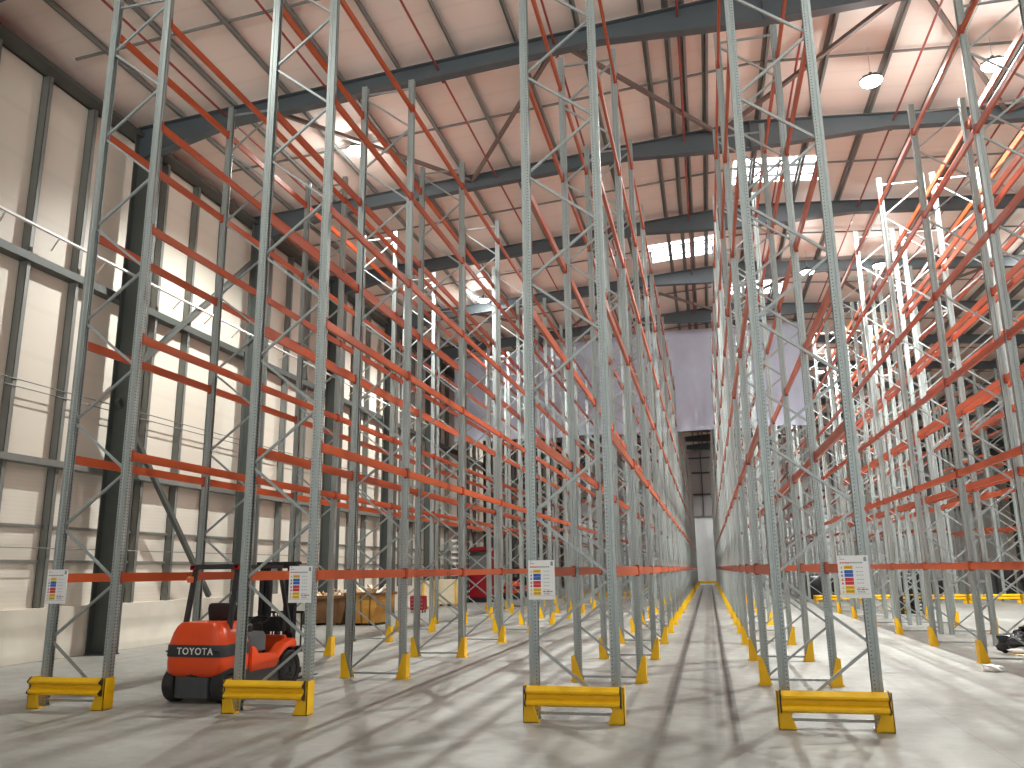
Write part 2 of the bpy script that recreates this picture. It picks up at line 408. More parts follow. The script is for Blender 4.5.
NODE = lambda k: .117 + .873 * k
def brace_pts(typ):
    out = []; xe = H - .035
    for k in range(14):
        # nodes alternate: odd nodes on the left for type 1
        sa = (1 if k % 2 == 0 else -1) * typ; sb = -sa
        out.append(((sa * xe, 0, NODE(k) + .03), (sb * xe, 0, NODE(k + 1) - .03)))
    return out
BR = {}
for typ in (1, -1):
    BR[typ] = []
    allm = MB()
    for a, b in brace_pts(typ):
        m = MB(); brace_mb(m, a, b); BR[typ].append(m.mesh('brace', MT['galv'])); brace_mb(allm, a, b)
    hz = []
    for z in (.09, 12.42):
        m = MB(); brace_mb(m, (-H + .035, 0, z), (H - .035, 0, z)); hz.append(m.mesh('tie_bar', MT['galv'])); brace_mb(allm, (-H + .035, 0, z), (H - .035, 0, z))
    BR[typ, 'h'] = hz; BR[typ, 'all'] = allm.mesh('bracing', MT['galv'])
def frame_label(n, words): return 'galvanised upright frame, %s from the front, %s' % (ORD[n], words)
for ri, (xc, typ, ys, cnt, words) in enumerate(ROWS):
    for n in range(cnt):
        t = thing('upright_frame', frame_label(n, words), 'rack frame', (xc, ys + n * BAY, 0), 0, 'upright frames of the pallet racks')
        for me, sx in ((UPL, -1), (UPR, 1)):
            u = link('upright', me, t, (sx * (H + .06), 0, 0))
            if n < 8 and ri < 6: link('base_plate', BASE, u, (-sx * .06, 0, 0))
        near = n <= (7 if ri < 4 else 4) and ri < 6
        if near:
            for me in BR[typ]: link('brace', me, t)
            for me in BR[typ, 'h']: link('tie_bar', me, t)
        else: link('bracing', BR[typ, 'all'], t)

# ------------------------------------------------------------------ beams
BL = BAY - .104 - .012
def beam_section(m, y0, y1, s):
    # stepped box beam; s = outward side
    m.prism([(-.025, -.072), (.025, -.072), (.025, .05), (.012, .05), (.012, .072), (-.025, .072)] if s > 0 else [(.025, -.072), (-.025, -.072), (-.025, .05), (-.012, .05), (-.012, .072), (.025, .072)], 1, y0, y1)
BEAM, CONN = {}, {}
for s in (1, -1):
    m = MB(); beam_section(m, -BL / 2, BL / 2, s); BEAM[s] = m.mesh('beam_tube', MT['orange'])
    for e in (1, -1):
        m = MB(); y = e * BL / 2
        m.box(-.03, .034, min(y, y + e * .005), max(y, y + e * .005), -.1, .1)
        m.box(*sorted((s * .034, s * .038)), min(y, y + e * .05), max(y, y + e * .05), -.1, .1)
        for z in (-.06, 0, .06): m.box(*sorted((s * .038, s * .043)), min(y + e * .018, y + e * .03), max(y + e * .018, y + e * .03), z - .008, z + .008)
        CONN[s, e] = m.mesh('end_connector', MT['orange_dark'])
cands = []
for ri, (xc, typ, ys, cnt, words) in enumerate(ROWS):
    for b in range(cnt - 1):
        yc = ys + (b + .5) * BAY
        for li, z in enumerate(LEVELS):
            if ri < 6 and li >= 4 and ys + b * BAY < 47.2 < ys + (b + 1) * BAY and ri < 4: continue    # where the curtain hangs
            for s in (-1, 1):
                x = xc + s * (H + .06 + .004 - .038) 
                pts = [proj((x, yy, zz)) for yy in [yc + BL * q for q in (-.5, -.3, -.1, .1, .3, .5)] for zz in (z - .065, z + .065)]
                area = 0
                for i in range(5):
                    q = pts[2 * i:2 * i + 4]
                    if any(p is None for p in q): continue
                    if all(0 <= p[0] <= 1024 and 0 <= p[1] <= 768 for p in q):
                        area += math.hypot(q[2][0] - q[0][0], q[2][1] - q[0][1]) * math.hypot(q[1][0] - q[0][0], q[1][1] - q[0][1])
                cands.append((area, ri, b, li, s, x, yc, z, words))
cands.sort(key=lambda c: -c[0])
rest = MB()
for i, (area, ri, b, li, s, x, yc, z, words) in enumerate(cands):
    if i < 300:
        lab = 'orange beam, %s level up, %s face, %s bay, %s' % (ORD[li], 'left' if s < 0 else 'right', ORD[b], words)
        t = thing('rack_beam', lab, 'beam', (x, yc, z), 0, 'orange beams of the pallet racks')
        link('beam_tube', BEAM[s], t)
        for e in (1, -1): link('end_connector', CONN[s, e], t)
    else:
        o = len(rest.v); mb = MB(); beam_section(mb, -BL / 2, BL / 2, s)
        for e in (1, -1): mb.box(-.03, .034, *sorted((e * BL / 2, e * (BL / 2 + .005))), -.1, .1, 1)
        rest.v += [(p[0] + x, p[1] + yc, p[2] + z) for p in mb.v]; rest.f += [tuple(k + o for k in f) for f in mb.f]; rest.mi += mb.mi
ro = rest.obj('rack_beams', [MT['orange'], MT['orange_dark']])
tag(ro, 'mass of small orange beams in the far bays of the racks', 'beams'); ro['kind'] = 'stuff'

# row spacers between the two back-to-back rows on the right
SPC = MB().box(-.13, .13, -.03, .03, -.03, .03).box(-.134, -.13, -.04, .04, -.05, .05).box(.13, .134, -.04, .04, -.05, .05).mesh('row_spacer', MT['galv'])
for n in range(1, 8):
    for zi, z in enumerate((1.55, 4.6, 8.6)):
        tag(link('row_spacer', SPC, None, (6.605, Y0 + n * BAY, z)),
            'short steel spacer, %s up, joining back-to-back uprights, %s frame from front' % (('lowest', 'second', 'third')[zi], ORD[n]), 'spacer', 'row spacers on the right')

# ------------------------------------------------------------------ yellow column guards
def guard_mesh(s):                                   # s = outward side; origin at the outer face of the upright
    m = MB(); w = .012
    xo = s * .05
    for y in (-.1, .1):
        prof = [(xo, 0), (-s * .15, 0), (-s * .15, .02), (-s * .025, .42), (-s * .01, .45), (xo, .45)]
        m.prism(prof, 1, y - w / 2, y + w / 2)
    m.box(*sorted((xo, xo - s * w)), -.1, .1, 0, .45)
    m.box(*sorted((xo, xo + s * .03)), -.1, .1, 0, .01)
    for y in (-.06, .06): m.disc((xo + s * .015, y), .012, .012, 2, .01, .028, 8, 1)
    return m.mesh('column_guard', [MT['yellow'], MT['galv']])
GUARD = {s: guard_mesh(s) for s in (1, -1)}
for ri, (xc, typ, ys, cnt, words) in enumerate(ROWS[:6]):
    for n in range(1, cnt):
        for s in (-1, 1):
            if (ri == 4 and s > 0) or (ri == 5 and s < 0): continue
            tag(link('column_guard', GUARD[s], None, (xc + s * (H + .06), ys + n * BAY, 0)),
                'yellow column guard, %s foot of %s frame, %s' % ('left' if s < 0 else 'right', ORD[n], words), 'guard', 'yellow guards at the rack feet')

# ------------------------------------------------------------------ row end barriers
def barrier(loc, rz, label, length=1.24, group='yellow rack end barriers'):
    t = thing('end_barrier', label, 'barrier', loc, rz, group)
    h = length / 2
    prof = [(-.03, .205), (-.088, .235), (-.088, .26), (-.028, .312), (-.028, .352), (-.088, .385), (-.088, .408), (-.02, .465),
            (-.01, .455), (-.074, .402), (-.074, .392), (-.014, .358), (-.014, .306), (-.074, .254), (-.074, .244), (-.018, .212)]
    m = MB(); m.prism(prof, 0, -h, h); m.obj('rail', MT['yellow'], t)
    for s in (-1, 1):
        m = MB(); a = s * h
        m.prism([(p[0] * 1.15 + .004, .335 + (p[1] - .335) * 1.04) for p in prof[:8]] + [(.0, .46), (.0, .21)], 0, min(a, a + s * .02), max(a, a + s * .02))
        m.obj('end_cap', MT['black'], t)
        m = MB(); xo = s * (h + .05)
        m.prism([(xo, 0), (xo - s * .22, 0), (xo - s * .14, .22), (xo - s * .12, .46), (xo, .46)], 1, -.02, -.008)
        m.box(*sorted((xo, xo - s * .012)), -.02, .2, 0, .46)
        m.box(*sorted((xo, xo - s * .2)), -.02, .16, 0, .01)
        p = m.obj('post', MT['yellow'], t)
        m = MB()
        for y in (.04, .12): m.disc((xo - s * .06, y), .013, .013, 2, .01, .03, 8)
        m.obj('anchor_bolt', MT['galv'], p)
    return t
for i, w in enumerate(('beside the left wall', 'in front of the forklift', 'left of the tyre-marked aisle mouth', 'right of the tyre-marked aisle mouth')):
    barrier((ROWS[i][0] + (.08 if i == 0 else 0), Y0 - (.28 if i == 0 else .22), 0), 0, 'yellow ribbed end barrier at row foot, ' + w)
barrier((-.22, 100.2, 0), 0, 'yellow barrier across the far end of the tyre-marked aisle', 2.0)
for i, x in enumerate((6.6, 9.1, 11.6, 14.1, 16.6)):
    barrier((x, 47.6, 0), 0, 'yellow barrier on the distant right, %s from the left' % ORD[i], 2.35)

# ------------------------------------------------------------------ load notice boards
def board(x, label):
    t = thing('load_notice', label, 'sign', (x, Y0 - .075, 1.83 if x > -5 else 1.8), 0, 'load notices on the row ends')
    m = MB(); m.box(-.185, .185, -.004, .004, -.265, .265, 0)
    def pr(x0, x1, z0, z1, mi): m.box(x0, x1, -.0055, -.0035, z0, z1, mi)
    pr(-.16, -.1, .215, .222, 4); pr(.13, .165, .19, .24, 4)
    for i in range(9): pr(-.16 + i * .031, -.16 + i * .031 + .022, .165, .182, 3 if i < 4 else 4)
    rows = [(.115, 1), (.062, 2), (.018, 2), (-.035, 3), (-.08, 3), (-.135, 1), (-.182, 1)]
    for z, mi in rows:
        pr(-.115, -.01, z - .02, z + .02, mi)
        m.poly([(-.16, -.0055, z - .015), (-.13, -.0055, z - .015), (-.145, -.0055, z + .017), (-.16, -.003, z - .015), (-.13, -.003, z - .015), (-.145, -.003, z + .017)], [(0, 1, 2), (0, 1, 4, 3), (1, 2, 5, 4), (2, 0, 3, 5)], mi)
        for q in range(3): pr(-.1 + q * .028, -.1 + q * .028 + .02, z - .004, z + .004, 4)
        for q in range(3): pr(.03 + q * .03, .03 + q * .03 + .018, z - .004, z + .004, 4)
    pr(.02, .06, -.165, -.15, 4); pr(.07, .11, -.165, -.15, 3); pr(.12, .15, -.165, -.15, 4); pr(-.17, .17, -.215, -.212, 4); pr(.03, .12, -.195, -.19, 4)
    m.obj('printed_board', [MT['paper'], MT['p_yellow'], MT['p_blue'], MT['p_red'], MT['p_grey']], t)
    m = MB(); m.disc((-.15, .245), .008, .008, 1, -.009, -.003, 8); m.disc((.15, .245), .008, .008, 1, -.009, -.003, 8); m.obj('fixing', MT['galv'], t)
board(-10.14, 'white load notice board on the front upright nearest the left wall')
board(-5.9, 'white load notice board beside the forklift mast')
board(-2.26, 'white load notice board on the front upright left of tyre-marked aisle')
board(1.8, 'white load notice board on the upright right of tyre-marked aisle')

# ------------------------------------------------------------------ forklift
def sup(w, d, z, yc, n=28, e=5.0):                     # rounded rectangle ring
    out = []
    for k in range(n):
        a = 2 * PI * k / n; c, s = math.cos(a), math.sin(a)
        out.append((math.copysign(abs(c) ** (2 / e), c) * w / 2, yc + math.copysign(abs(s) ** (2 / e), s) * d / 2, z))
    return out
def wheel(t, x, y, r, w, name):
    m = MB(); s = 1 if x > 0 else -1; n = 28; rings = []
    for (dx, rr) in ((-w / 2, r * .62), (-w / 2, r * .9), (-w / 2 + .03, r), (w / 2 - .03, r), (w / 2, r * .9), (w / 2, r * .62), (w / 2 - .03, r * .58)):
        rings.append([(x + dx * s, y + rr * math.cos(2 * PI * k / n), r + rr * math.sin(2 * PI * k / n)) for k in range(n)])
    m.loft(rings); o = m.obj(name, MT['tyre'], t, smooth=True)
    m = MB(); m.disc((y, r), r * .58, r * .5, 0, x + s * (w / 2 - .03), x + s * (w / 2 - .01), 20); m.disc((y, r), r * .2, r * .17, 0, x + s * (w / 2 - .01), x + s * (w / 2 + .03), 12)
    for k in range(5): m.disc((y + r * .36 * math.cos(k * 1.2566), r + r * .36 * math.sin(k * 1.2566)), .016, .016, 0, x + s * (w / 2 - .012), x + s * (w / 2 + .008), 6)
    m.obj('hub', MT['fl_dark'], o)
def forklift(loc, rz, label):
    t = thing('forklift', label, 'forklift', loc, rz, 'forklifts')
    # counterweight: tapering rounded casting
    m = MB(); secs = [(.4, 1.0, .74), (.46, 1.09, .85), (.6, 1.1, .88), (.88, 1.08, .86), (1.05, .98, .8), (1.15, .88, .74), (1.21, .76, .66)]
    m.loft([sup(w, d, z, .45) for z, w, d in secs]); cw = m.obj('counterweight', MT['fl_orange'], t, smooth=True)
    m = MB(); m.loft([sup(1.115, .9, z, .45) for z in (.7, .715)] + [sup(1.1, .885, .865, .45), sup(1.09, .87, .88, .45)]); band = m.obj('rear_band', MT['fl_dark'], cw, smooth=True)
    fc = bpy.data.curves.new('lettering', 'FONT'); fc.body = 'TOYOTA'; fc.size = .145; fc.align_x = 'CENTER'; fc.align_y = 'CENTER'; fc.extrude = .004; fc.space_character = 1.18; fc.offset = .0015
    fo = bpy.data.objects.new('tmp', fc); COL.objects.link(fo); dg = bpy.context.evaluated_depsgraph_get()
    me = bpy.data.meshes.new_from_object(fo.evaluated_get(dg)); bpy.data.objects.remove(fo); me.name = 'lettering'; me.materials.clear(); me.materials.append(MT['white'])
    me.transform(Matrix.Rotation(PI / 2, 4, 'X'))
    xs = [v.co.x for v in me.vertices]; zs = [v.co.z for v in me.vertices]
    me.transform(Matrix.Translation((-(min(xs) + max(xs)) / 2, 0, -(min(zs) + max(zs)) / 2)))
    link('lettering', me, cw, (.08, -.006, .79))
    m = MB(); m.box(.41, .5, -.0, .03, .775, .8); m.box(-.46, -.4, -.012, 0, .775, .795); m.obj('vent_slot', MT['black'], cw)
    # lower body
    m = MB(); m.loft([sup(.64, .54, z, .3, e=7) for z in (.08, .4)]); m.box(-.5, .5, .62, 2.05, .12, .5); m.box(-.36, .36, .3, .7, .1, .5); m.obj('chassis', MT['fl_grey'], t, bevel=.012)
    m = MB(); m.disc((0, .3), .055, .05, 1, .04, .12, 14); m.box(-.09, .09, .06, .1, .38, .42); m.tube([(0, .06, .17), (0, .06, .45)], .02, 8); m.obj('tow_pin', MT['black'], t)
    m = MB()
    side = [(.84, .4), (.84, .8), (.98, .78), (1.08, .66), (1.6, .63), (1.78, .76), (2.12, .84), (2.22, .78), (2.22, .66), (2.04, .7), (1.86, .66), (1.7, .54), (1.6, .4)]
    for s in (-1, 1): m.prism(side, 0, *sorted((s * .34, s * .53)))
    m.box(-.34, .34, 2.08, 2.2, .5, .88); m.obj('body_panel', MT['fl_orange'], t, bevel=.02)
    m = MB(); m.loft([sup(.92, .75, z, 1.12, e=4) for z in (.7, .92)] + [sup(.86, .66, 1.0, 1.12, e=4)]); m.obj('battery_hood', MT['fl_grey'], t, smooth=True)
    m = MB(); m.box(-.34, .34, 1.45, 2.1, .5, .56); m.obj('floor_plate', MT['black'], t)
    # seat
    st = MB().loft([sup(.5, .48, z, 1.1, e=4) for z in (1.0, 1.02)] + [sup(.5, .5, 1.1, 1.1, e=4), sup(.44, .44, 1.13, 1.1, e=4)]).obj('seat', MT['black'], t, smooth=True)
    m = MB(); m.loft([[(x, y + (z - 1.08) * -.25, z) for x, y, _ in sup(w, d, 0, .86, e=4)] for z, w, d in ((1.08, .5, .12), (1.2, .6, .15), (1.4, .6, .14), (1.47, .54, .11), (1.49, .46, .07))])
    m.obj('backrest', MT['black'], st, smooth=True)
    # overhead guard
    m = MB()
    for s in (-1, 1):
        m.bar((s * .42, .36, 1.08), (s * .41, .52, 2.06), .085, .06, up=(0, 1, 0)); m.bar((s * .46, 2.1, .92), (s * .42, 1.72, 2.06), .07, .06, up=(0, 1, 0))
        m.bar((s * .42, .44, 2.08), (s * .42, 1.8, 2.08), .07, .06)
    m.bar((-.45, .5, 2.08), (.45, .5, 2.08), .07, .08); m.bar((-.45, 1.74, 2.08), (.45, 1.74, 2.08), .06, .06)
    for i in range(6): m.bar((-.3 + i * .12, .5, 2.1), (-.3 + i * .12, 1.74, 2.1), .025, .025)
    og = m.obj('overhead_guard', MT['fl_dark'], t, bevel=.008)
    MB().box(-.47, -.38, .44, .5, 2.03, 2.11).obj('rear_lamp', MT['red'], og); MB().box(.36, .46, .44, .5, 2.03, 2.11).obj('rear_lamp', MT['red'], og)
    m = MB(); m.disc((-.44, .43), .05, .06, 2, 1.83, 1.9, 14); m.disc((-.44, .43), .06, .04, 2, 1.9, 1.93, 14); m.obj('beacon', MT['amber'], og)
    # steering
    m = MB(); m.tube([(0, 2.0, .6), (0, 1.82, 1.12)], .035, 8); c = Vector((0, 1.8, 1.16)); pts = []
    for k in range(21):
        a = 2 * PI * k / 20; pts.append((c.x + .17 * math.cos(a), c.y + .16 * math.sin(a), c.z + .07 * math.sin(a)))
    m.tube(pts, .014, 6); m.bar((-.16, 1.8, 1.16), (.16, 1.8, 1.16), .03, .02); m.obj('steering_wheel', MT['black'], t)
    m = MB(); m.box(-.36, .36, 1.98, 2.12, .95, 1.2); m.tube([(.3, 1.9, 1.0), (.3, 1.8, 1.3)], .012, 6); m.tube([(.36, 1.9, 1.0), (.36, 1.8, 1.28)], .012, 6); m.obj('dashboard', MT['black'], t, bevel=.02)
    # mast
    m = MB()
    for s in (-1, 1):
        m.box(*sorted((s * .27, s * .37)), 2.3, 2.315, .1, 2.14); m.box(*sorted((s * .355, s * .37)), 2.3, 2.42, .1, 2.14); m.box(*sorted((s * .27, s * .37)), 2.405, 2.42, .1, 2.14)
        m.box(*sorted((s * .2, s * .26)), 2.33, 2.41, .14, 2.1)
    for z in (.2, 1.1, 2.1): m.box(-.37, .37, 2.29, 2.33, z - .05, z + .05)
    m.box(-.42, .42, 2.26, 2.44, 2.12, 2.17)
    mast = m.obj('mast', MT['black'], t)
    m = MB()
    for x in (-.16, .16): m.tube([(x, 2.36, .15), (x, 2.36, 1.9)], .032, 10)
    m.tube([(0, 2.38, .15), (0, 2.38, 1.2)], .045, 10); m.obj('lift_cylinder', MT['fl_dark'], mast)
    m = MB()
    for z in (.25, .62): m.box(-.48, .48, 2.44, 2.49, z - .05, z + .05)
    for x in [-.45 + i * .15 for i in range(7)]: m.box(x - .012, x + .012, 2.46, 2.48, .62, 1.25)
    m.box(-.48, .48, 2.455, 2.485, 1.24, 1.28); m.obj('load_backrest', MT['black'], mast)
    for s in (-1, 1):
        m = MB(); m.prism([(2.49, .06), (2.53, .05), (3.4, .06), (3.4, .075), (2.53, .1), (2.53, .72), (2.49, .72)], 0, *sorted((s * .18, s * .3))); m.obj('fork', MT['fl_dark'], t)
    for s in (-1, 1): wheel(t, s * .45, .3, .27, .2, 'rear_wheel'); wheel(t, s * .45, 2.02, .32, .22, 'front_wheel')
    return t
fk = forklift((-7.98, 11.92, 0), math.radians(-4), 'orange forklift with white TOYOTA lettering parked behind the yellow barrier')
clone(fk, (-13.4, 56.5, 0), 'distant orange forklift with dark mast far down the left wall', rz=math.radians(-8))

# ------------------------------------------------------------------ lamps
LIGHTS = []
def lamp_fix(x, y, label):
    z = 14.98
    t = thing('high_bay_lamp', label, 'lamp', (x, y, z), 0, 'high bay lamps')
    m = MB(); m.disc((0, 0), .14, .3, 2, .16, .06, 24); m.disc((0, 0), .3, .31, 2, .06, 0, 24); m.disc((0, 0), .05, .05, 2, .16, .26, 10)
    for k in range(10): a = k * PI / 5; m.bar((.14 * math.cos(a), .14 * math.sin(a), .16), (.3 * math.cos(a), .3 * math.sin(a), .07), .012, .03)
    m.obj('housing', MT['fl_grey'], t)
    m = MB(); m.disc((0, 0), .285, .25, 2, -.002, -.06, 24); m.obj('lens', MT['lamp'], t)
    m = MB(); m.tube([(0, 0, .26), (0, 0, roof_z(x) - z - .02)], .006, 5); m.obj('hanger', MT['galv'], t)
LX = [(14.4, 'far right'), (-10.0, 'left'), (5.2, 'centre right'), (8.25, 'right')]
seen = {(1, 1): 'round high bay lamp above the left rows, nearest one', (2, 1): 'big bright high bay lamp beyond the first rafter, upper right',
        (3, 1): 'high bay lamp by the top right corner beside orange beams', (1, 2): 'round high bay lamp above the left rows, second one back',
        (2, 2): 'small high bay lamp behind the right front frame, left of two', (3, 2): 'small high bay lamp behind orange beams, right of two'}
LY = [6.6, 21.9, 37.2, 58, 76, 94]
POW = 5900
for i, (x, w) in enumerate(LX):  # lamps without an entry in seen are added to light the hall
    for j, y in enumerate(LY):
        lamp_fix(x, y, seen.get((i, j)) or 'added high bay lamp over the %s side, %s' % (w, ('above the open front floor', 'level with the nearest rafters', 'short of the curtain',
                 'just beyond the grey curtain', 'well beyond the grey curtain', 'near the far white wall')[j]))
        ld = bpy.data.lights.new('lamp_light', 'SPOT'); ld.energy = POW * (.08, 1.0, 1.0, .4, .3, .3)[j] * (.92 if i == 1 else .6 if i == 0 else 1.0); ld.spot_size = math.radians(142); ld.spot_blend = .5
        ld.shadow_soft_size = .12; ld.color = (.97, 1, .965)
        lo = bpy.data.objects.new('lamp_light', ld); COL.objects.link(lo); lo.location = (x, y, 14.86)
        sd = bpy.data.lights.new('ceiling_fill', 'POINT'); sd.energy = ld.energy * .035; sd.shadow_soft_size = .25; sd.color = ld.color  # added point fill by each lamp, brightens the ceiling around it
        so = bpy.data.objects.new('ceiling_fill', sd); COL.objects.link(so); so.location = (x, y, 14.8)

# ------------------------------------------------------------------ curtain hung from the roof
m = MB(); x0, x1, zt, zb, yc = XL + 1.0, 5.9, 15.6, 9.62, 47.3
N, K = 220, 14; front = []
for j in range(K + 1):
    z = zb + (zt - zb) * j / K
    for i in range(N + 1):
        x = x0 + (x1 - x0) * i / N; a = .35 + .65 * (1 - j / K)
        y = yc + a * (.07 * math.sin(x * 2.1 + .4 * math.sin(z * .8)) + .045 * math.sin(x * 5.3 + z * .5) + .05 * math.sin(x * .7 + z * .9))
        front.append((x, y, min(z, roof_z(x) - .3) + (.03 * math.sin(x * 1.7) if j == 0 else 0)))
W = N + 1; tot = len(front)
back = [(p[0], p[1] + .012, p[2]) for p in front]
f = [(j * W + i, j * W + i + 1, (j + 1) * W + i + 1, (j + 1) * W + i) for j in range(K) for i in range(N)]
f2 = [tuple(reversed([q + tot for q in g])) for g in f]
edge = [k for k in range(W)]; e2 = [K * W + k for k in range(W)]
side = [(a, b, b + tot, a + tot) for l in (edge, e2) for a, b in zip(l, l[1:])]
side += [(j * W, (j + 1) * W, (j + 1) * W + tot, j * W + tot) for j in range(K)] + [(j * W + N, (j + 1) * W + N, (j + 1) * W + N + tot, j * W + N + tot) for j in range(K)]
m.poly(front + back, f + f2 + side)
tag(m.obj('hanging_curtain', MT['cloth'], smooth=True), 'large grey fabric curtain hanging from the roof at the far end', 'curtain')

# ------------------------------------------------------------------ things along the left wall
def skip_ring(z, l, w): return [(-w / 2, -l / 2, z), (w / 2, -l / 2, z), (w / 2, l / 2, z), (-w / 2, l / 2, z)]
def skip(x, y, rz, w, d, h, paint, rim, label, slabel, seed):
    sk = thing('waste_skip', label, 'skip', (x, y, 0), rz)
    # hollow tub: outer shell up, over the lip and down inside
    MB().loft([skip_ring(.08, d * .8, w * .72), skip_ring(h * .55, d * .95, w * .92), skip_ring(h, d, w), skip_ring(h, d - .1, w - .1), skip_ring(h * .55, d * .95 - .1, w * .92 - .1)]).obj('body', MT[paint], sk)
    m = MB(); R1 = skip_ring(h, d + .06, w + .06)
    for i in range(4): m.bar(R1[i], R1[(i + 1) % 4], .08, .1)
    m.obj('rim', MT[rim], sk)
    for s in (-1, 1):
        m = MB()
        for q in (-.32, 0, .32): m.bar((q * w * .8, s * d * .42, .1), (q * w, s * d * .505, h - .04), .07, .05, up=(1, 0, 0))
        m.obj('side_rib', MT[rim], sk)
    m = MB(); m.box(-w * .34, -w * .22, -d * .38, d * .38, 0, .08); m.box(w * .22, w * .34, -d * .38, d * .38, 0, .08); m.obj('skid', MT['black'], sk)
    rn = random.Random(seed); m = MB()
    for i in range(70):
        a = Vector((rn.uniform(-.42, .42) * w, rn.uniform(-.4, .4) * d, h * .62 + rn.random() * .45))
        dd = Vector((rn.uniform(-1, 1), rn.uniform(-1, 1), rn.uniform(.0, .9))).normalized() * rn.uniform(.2, .6)
        b = a + dd; b.x = max(-.44 * w, min(.44 * w, b.x)); b.y = max(-.42 * d, min(.42 * d, b.y))
        m.bar(a, b, rn.uniform(.04, .22), rn.uniform(.015, .04), mi=rn.choice((0, 0, 1, 2)))
    o = m.obj('scrap_timber', [MT['wood'], MT['pale'], MT['white']], loc=(x, y, 0)); o.rotation_euler = (0, 0, rz)
    tag(o, slabel, 'scrap'); o['kind'] = 'stuff'
skip(-14.4, 30.65, .03, 1.7, 1.5, 1.05, 'rust', 'rust', 'dark brown waste skip by the left wall, left of the ochre one', 'broken timber and card heaped in the dark brown skip', 3)
skip(-12.8, 30.6, -.1, 1.3, 1.6, 1.15, 'ochre', 'rust', 'ochre yellow waste skip by the left wall, right of the brown one', 'broken timber and card heaped in the ochre skip', 5)
def carton(x, y, w, d, h, label):
    t = thing('tall_carton', label, 'box', (x, y, 0), 0, 'tall pale cartons')
    m = MB(); m.box(-w / 2, w / 2, -d / 2, d / 2, .12, h); m.obj('carton_body', MT['pale'], t, bevel=.02)
    for s in (-1, 1): MB().box(s * (w / 2 - .06) - .055, s * (w / 2 - .06) + .055, -d / 2 - .012, d / 2 + .012, .12, h + .012).obj('edge_strip', MT['yellow'], t)
    m = MB()
    for q in (-.4, 0, .4): m.box(q * w - .05, q * w + .05, -d / 2, d / 2, 0, .1)
    m.box(-w / 2, w / 2, -d / 2, d / 2, .1, .12); m.obj('pallet_base', MT['wood'], t)
carton(-14.75, 43.6, .7, .8, 1.45, 'tall pale carton with yellow edges by the left wall, left one')
carton(-14.85, 46.9, 1.35, .9, 1.5, 'wide pale carton with yellow edges by the left wall, right one')
# red machine
t = thing('red_machine', 'tall dark red machine standing by the left wall beyond the cartons', 'machine', (-14.5, 52.5, 0), math.radians(-6))
MB().box(-.95, .95, -.6, .9, .25, 2.0).obj('lower_cabinet', MT['red'], t, bevel=.05)
MB().box(-.95, -.75, -.6, .9, 2.0, 3.4).box(.75, .95, -.6, .9, 2.0, 3.4).box(-.95, .95, -.6, .9, 3.2, 3.45).obj('upper_frame', MT['red'], t, bevel=.03)
MB().box(-.72, .72, -.2, .7, 2.0, 3.2).obj('inner_housing', MT['post'], t)
MB().box(-1.0, 1.0, -.65, .95, 0, .25).obj('plinth', MT['black'], t)
m = MB(); m.tube([(-.3, .1, 3.45), (-.7, .1, 5.0)], .05, 8); m.obj('boom', MT['black'], t)
t = thing('red_toolbox', 'small red tool cabinet on wheels between skip and cartons', 'toolbox', (-13.9, 39.2, 0))
MB().box(-.35, .35, -.25, .25, .12, .8).obj('cabinet', MT['red'], t, bevel=.02)
m = MB()
for z in (.25, .42, .6): m.box(-.3, .3, -.265, -.25, z, z + .02)
m.obj('drawer_pull', MT['galv'], t)
m = MB()
for x in (-.28, .28):
    for y in (-.18, .18): m.disc((y, .06), .06, .06, 0, x - .02, x + .02, 12)
m.obj('castor', MT['black'], t)
t = thing('slatted_rack', 'white slatted rack against the left wall above the pale cartons', 'rack', (-15.15, 50.0, 0))
m = MB()
for y in (-1.4, 0, 1.4): m.box(-.03, .03, y - .03, y + .03, 0, 4.0)
m.obj('rack_post', MT['galv'], t)
m = MB()
for i in range(11): m.box(.03, .3, -1.5, 1.5, .3 + i * .34, .42 + i * .34)
m.obj('shelf_slat', MT['white'], t)

# ------------------------------------------------------------------ things on the right
def pallet(z, label):
    t = thing('black_pallet', label, 'pallet', (8.2, 38.2, z), 0, 'stack of black pallets')
    m = MB()
    for i in range(7): m.box(-.6 + i * .19, -.6 + i * .19 + .12, -.5, .5, .12, .145)
    m.obj('deck', MT['black'], t)
    for x in (-.52, 0, .52):
        m = MB()
        for y in (-.42, 0, .42): m.box(x - .07, x + .07, y - .07, y + .07, .02, .12)
        m.box(x - .07, x + .07, -.5, .5, 0, .022); m.obj('runner', MT['black'], t)
for i, w in enumerate(('bottom', 'second', 'third', 'fourth', 'top')): pallet(i * .148, 'black plastic pallet, %s of the stack under the right racks' % w)
def load(x, y, h, i):
    t = thing('wrapped_load', 'dark wrapped pallet load behind the distant barriers, %s from the left' % ORD[i], 'pallet load', (x, y, 0), 0, 'dark wrapped loads')
    m = MB(); m.loft([sup(.95, 1.1, z, 0, e=8) for z in (.14, .2)] + [sup(1.0, 1.15, h * .5, 0, e=7), sup(.96, 1.08, h - .08, 0, e=6), sup(.82, .95, h, 0, e=5)]); m.obj('wrapped_goods', MT['film'], t, smooth=True)
    m = MB()
    for q in (-.42, 0, .42): m.box(q - .06, q + .06, -.55, .55, 0, .1)
    m.box(-.48, .48, -.57, .57, .1, .14); m.obj('pallet_base', MT['wood'], t)
for i, (x, y, h) in enumerate(((5.9, 51.2, 1.5), (7.3, 51.4, 1.3), (10.9, 51.0, 1.6), (12.3, 51.6, 1.2), (15.7, 51.2, 1.7), (17.1, 51.4, 1.6))): load(x, y, h, i)
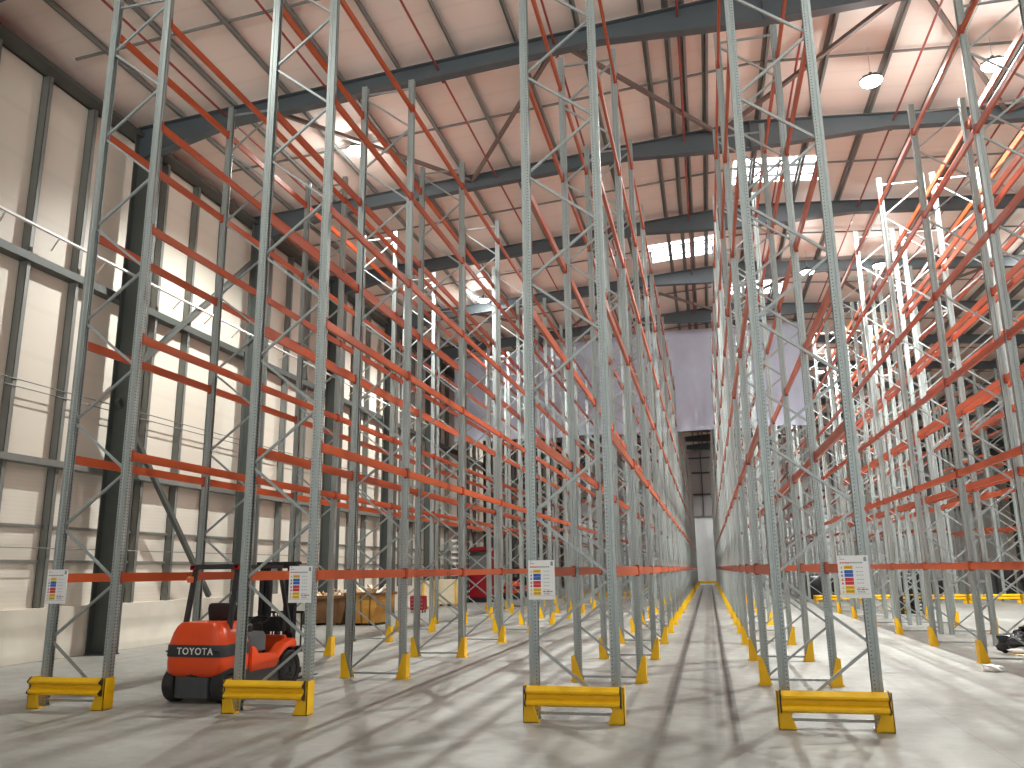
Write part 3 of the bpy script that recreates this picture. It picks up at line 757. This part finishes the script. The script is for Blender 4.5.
def lump(m, c, r, sc=(1, 1, .6), amp=.25, mi=0, seed=0):
    bm = bmesh.new(); bmesh.ops.create_icosphere(bm, subdivisions=4, radius=1)
    rnd = random.Random(seed); ph = [rnd.uniform(0, 6.28) for _ in range(9)]; fr = [rnd.uniform(2, 9) for _ in range(9)]
    vs = []
    for v in bm.verts:
        p = v.co; k = 1 + amp * (math.sin(p.x * fr[0] + ph[0]) * math.sin(p.y * fr[1] + ph[1]) + .6 * math.sin(p.z * fr[2] + ph[2] + p.x * fr[3]) * math.sin(p.y * fr[4] * 1.6 + ph[4]) + .35 * abs(math.sin(p.x * fr[5] * 2 + p.y * fr[6] * 2 + ph[5])))
        vs.append((c[0] + p.x * k * r * sc[0], c[1] + p.y * k * r * sc[1], max(c[2] - r * sc[2], c[2] + p.z * k * r * sc[2])))
    m.poly(vs, [tuple(v.index for v in f.verts) for f in bm.faces], mi); bm.free()
t = thing('film_bundle', 'heap of crumpled black plastic film with white strap under right racks', 'bundle', (7.05, 21.3, 0))
t.scale = (.82, .82, .72)
m = MB(); lump(m, (-.1, 0, .32), .62, (1.1, .9, .52), .3, 0, 3); lump(m, (.5, .1, .36), .6, (1.1, .9, .6), .3, 0, 5); lump(m, (.1, .1, .62), .42, (1.1, .8, .5), .35, 0, 8)
m.obj('black_film', MT['film'], t, smooth=True)
m = MB(); lump(m, (-.1, -.4, .14), .45, (1.5, .5, .22), .3, 0, 11); lump(m, (.0, -.25, .8), .2, (1.2, .6, .5), .35, 0, 12)
m.obj('white_film', MT['white'], t, smooth=True)
m = MB(); m.tube([(.2, -.62, .1), (.15, -.62, .45), (.25, -.5, .8), (.3, .1, 1.0)], .025, 6); m.obj('strap', MT['white'], t)
MB().box(-.75, 1.2, -.75, .7, 0, .035).obj('sheet', MT['pale'], t)
m = MB(); lump(m, (0, 0, .06), .125, (1.2, .9, .55), .3, 0, 21)
tag(m.obj('paper_scrap', MT['white'], loc=(5.08, 17.75, 0)), 'crumpled white scrap on the floor beside the right-hand yellow guard', 'scrap')

# ------------------------------------------------------------------ light and view
w = bpy.data.worlds.new('world'); S.world = w; w.use_nodes = True
# the open front: hazy sky above an added bright lower half that lifts the ceiling
nt = w.node_tree; bg = nt.nodes['Background']
tc = nt.nodes.new('ShaderNodeTexCoord'); sx = nt.nodes.new('ShaderNodeSeparateXYZ'); mr = nt.nodes.new('ShaderNodeMapRange'); mx = nt.nodes.new('ShaderNodeMix'); mx.data_type = 'RGBA'
nt.links.new(tc.outputs['Generated'], sx.inputs[0]); nt.links.new(sx.outputs[2], mr.inputs[0]); mr.inputs[1].default_value = -.04; mr.inputs[2].default_value = .0
nt.links.new(mr.outputs[0], mx.inputs[0]); mx.inputs[6].default_value = (3.4, 3.5, 3.4, 1); mx.inputs[7].default_value = (.36, .38, .41, 1)
nt.links.new(mx.outputs[2], bg.inputs[0]); bg.inputs[1].default_value = 1.0
S.view_settings.view_transform = 'Standard'; S.view_settings.look = 'None'
S.view_settings.gamma = 1; S.view_settings.use_curve_mapping = False
S.view_settings.exposure = 0.27
S.cycles.max_bounces = 8; S.cycles.diffuse_bounces = 5; S.cycles.glossy_bounces = 3
S.cycles.use_denoising = True; S.cycles.sample_clamp_indirect = 8
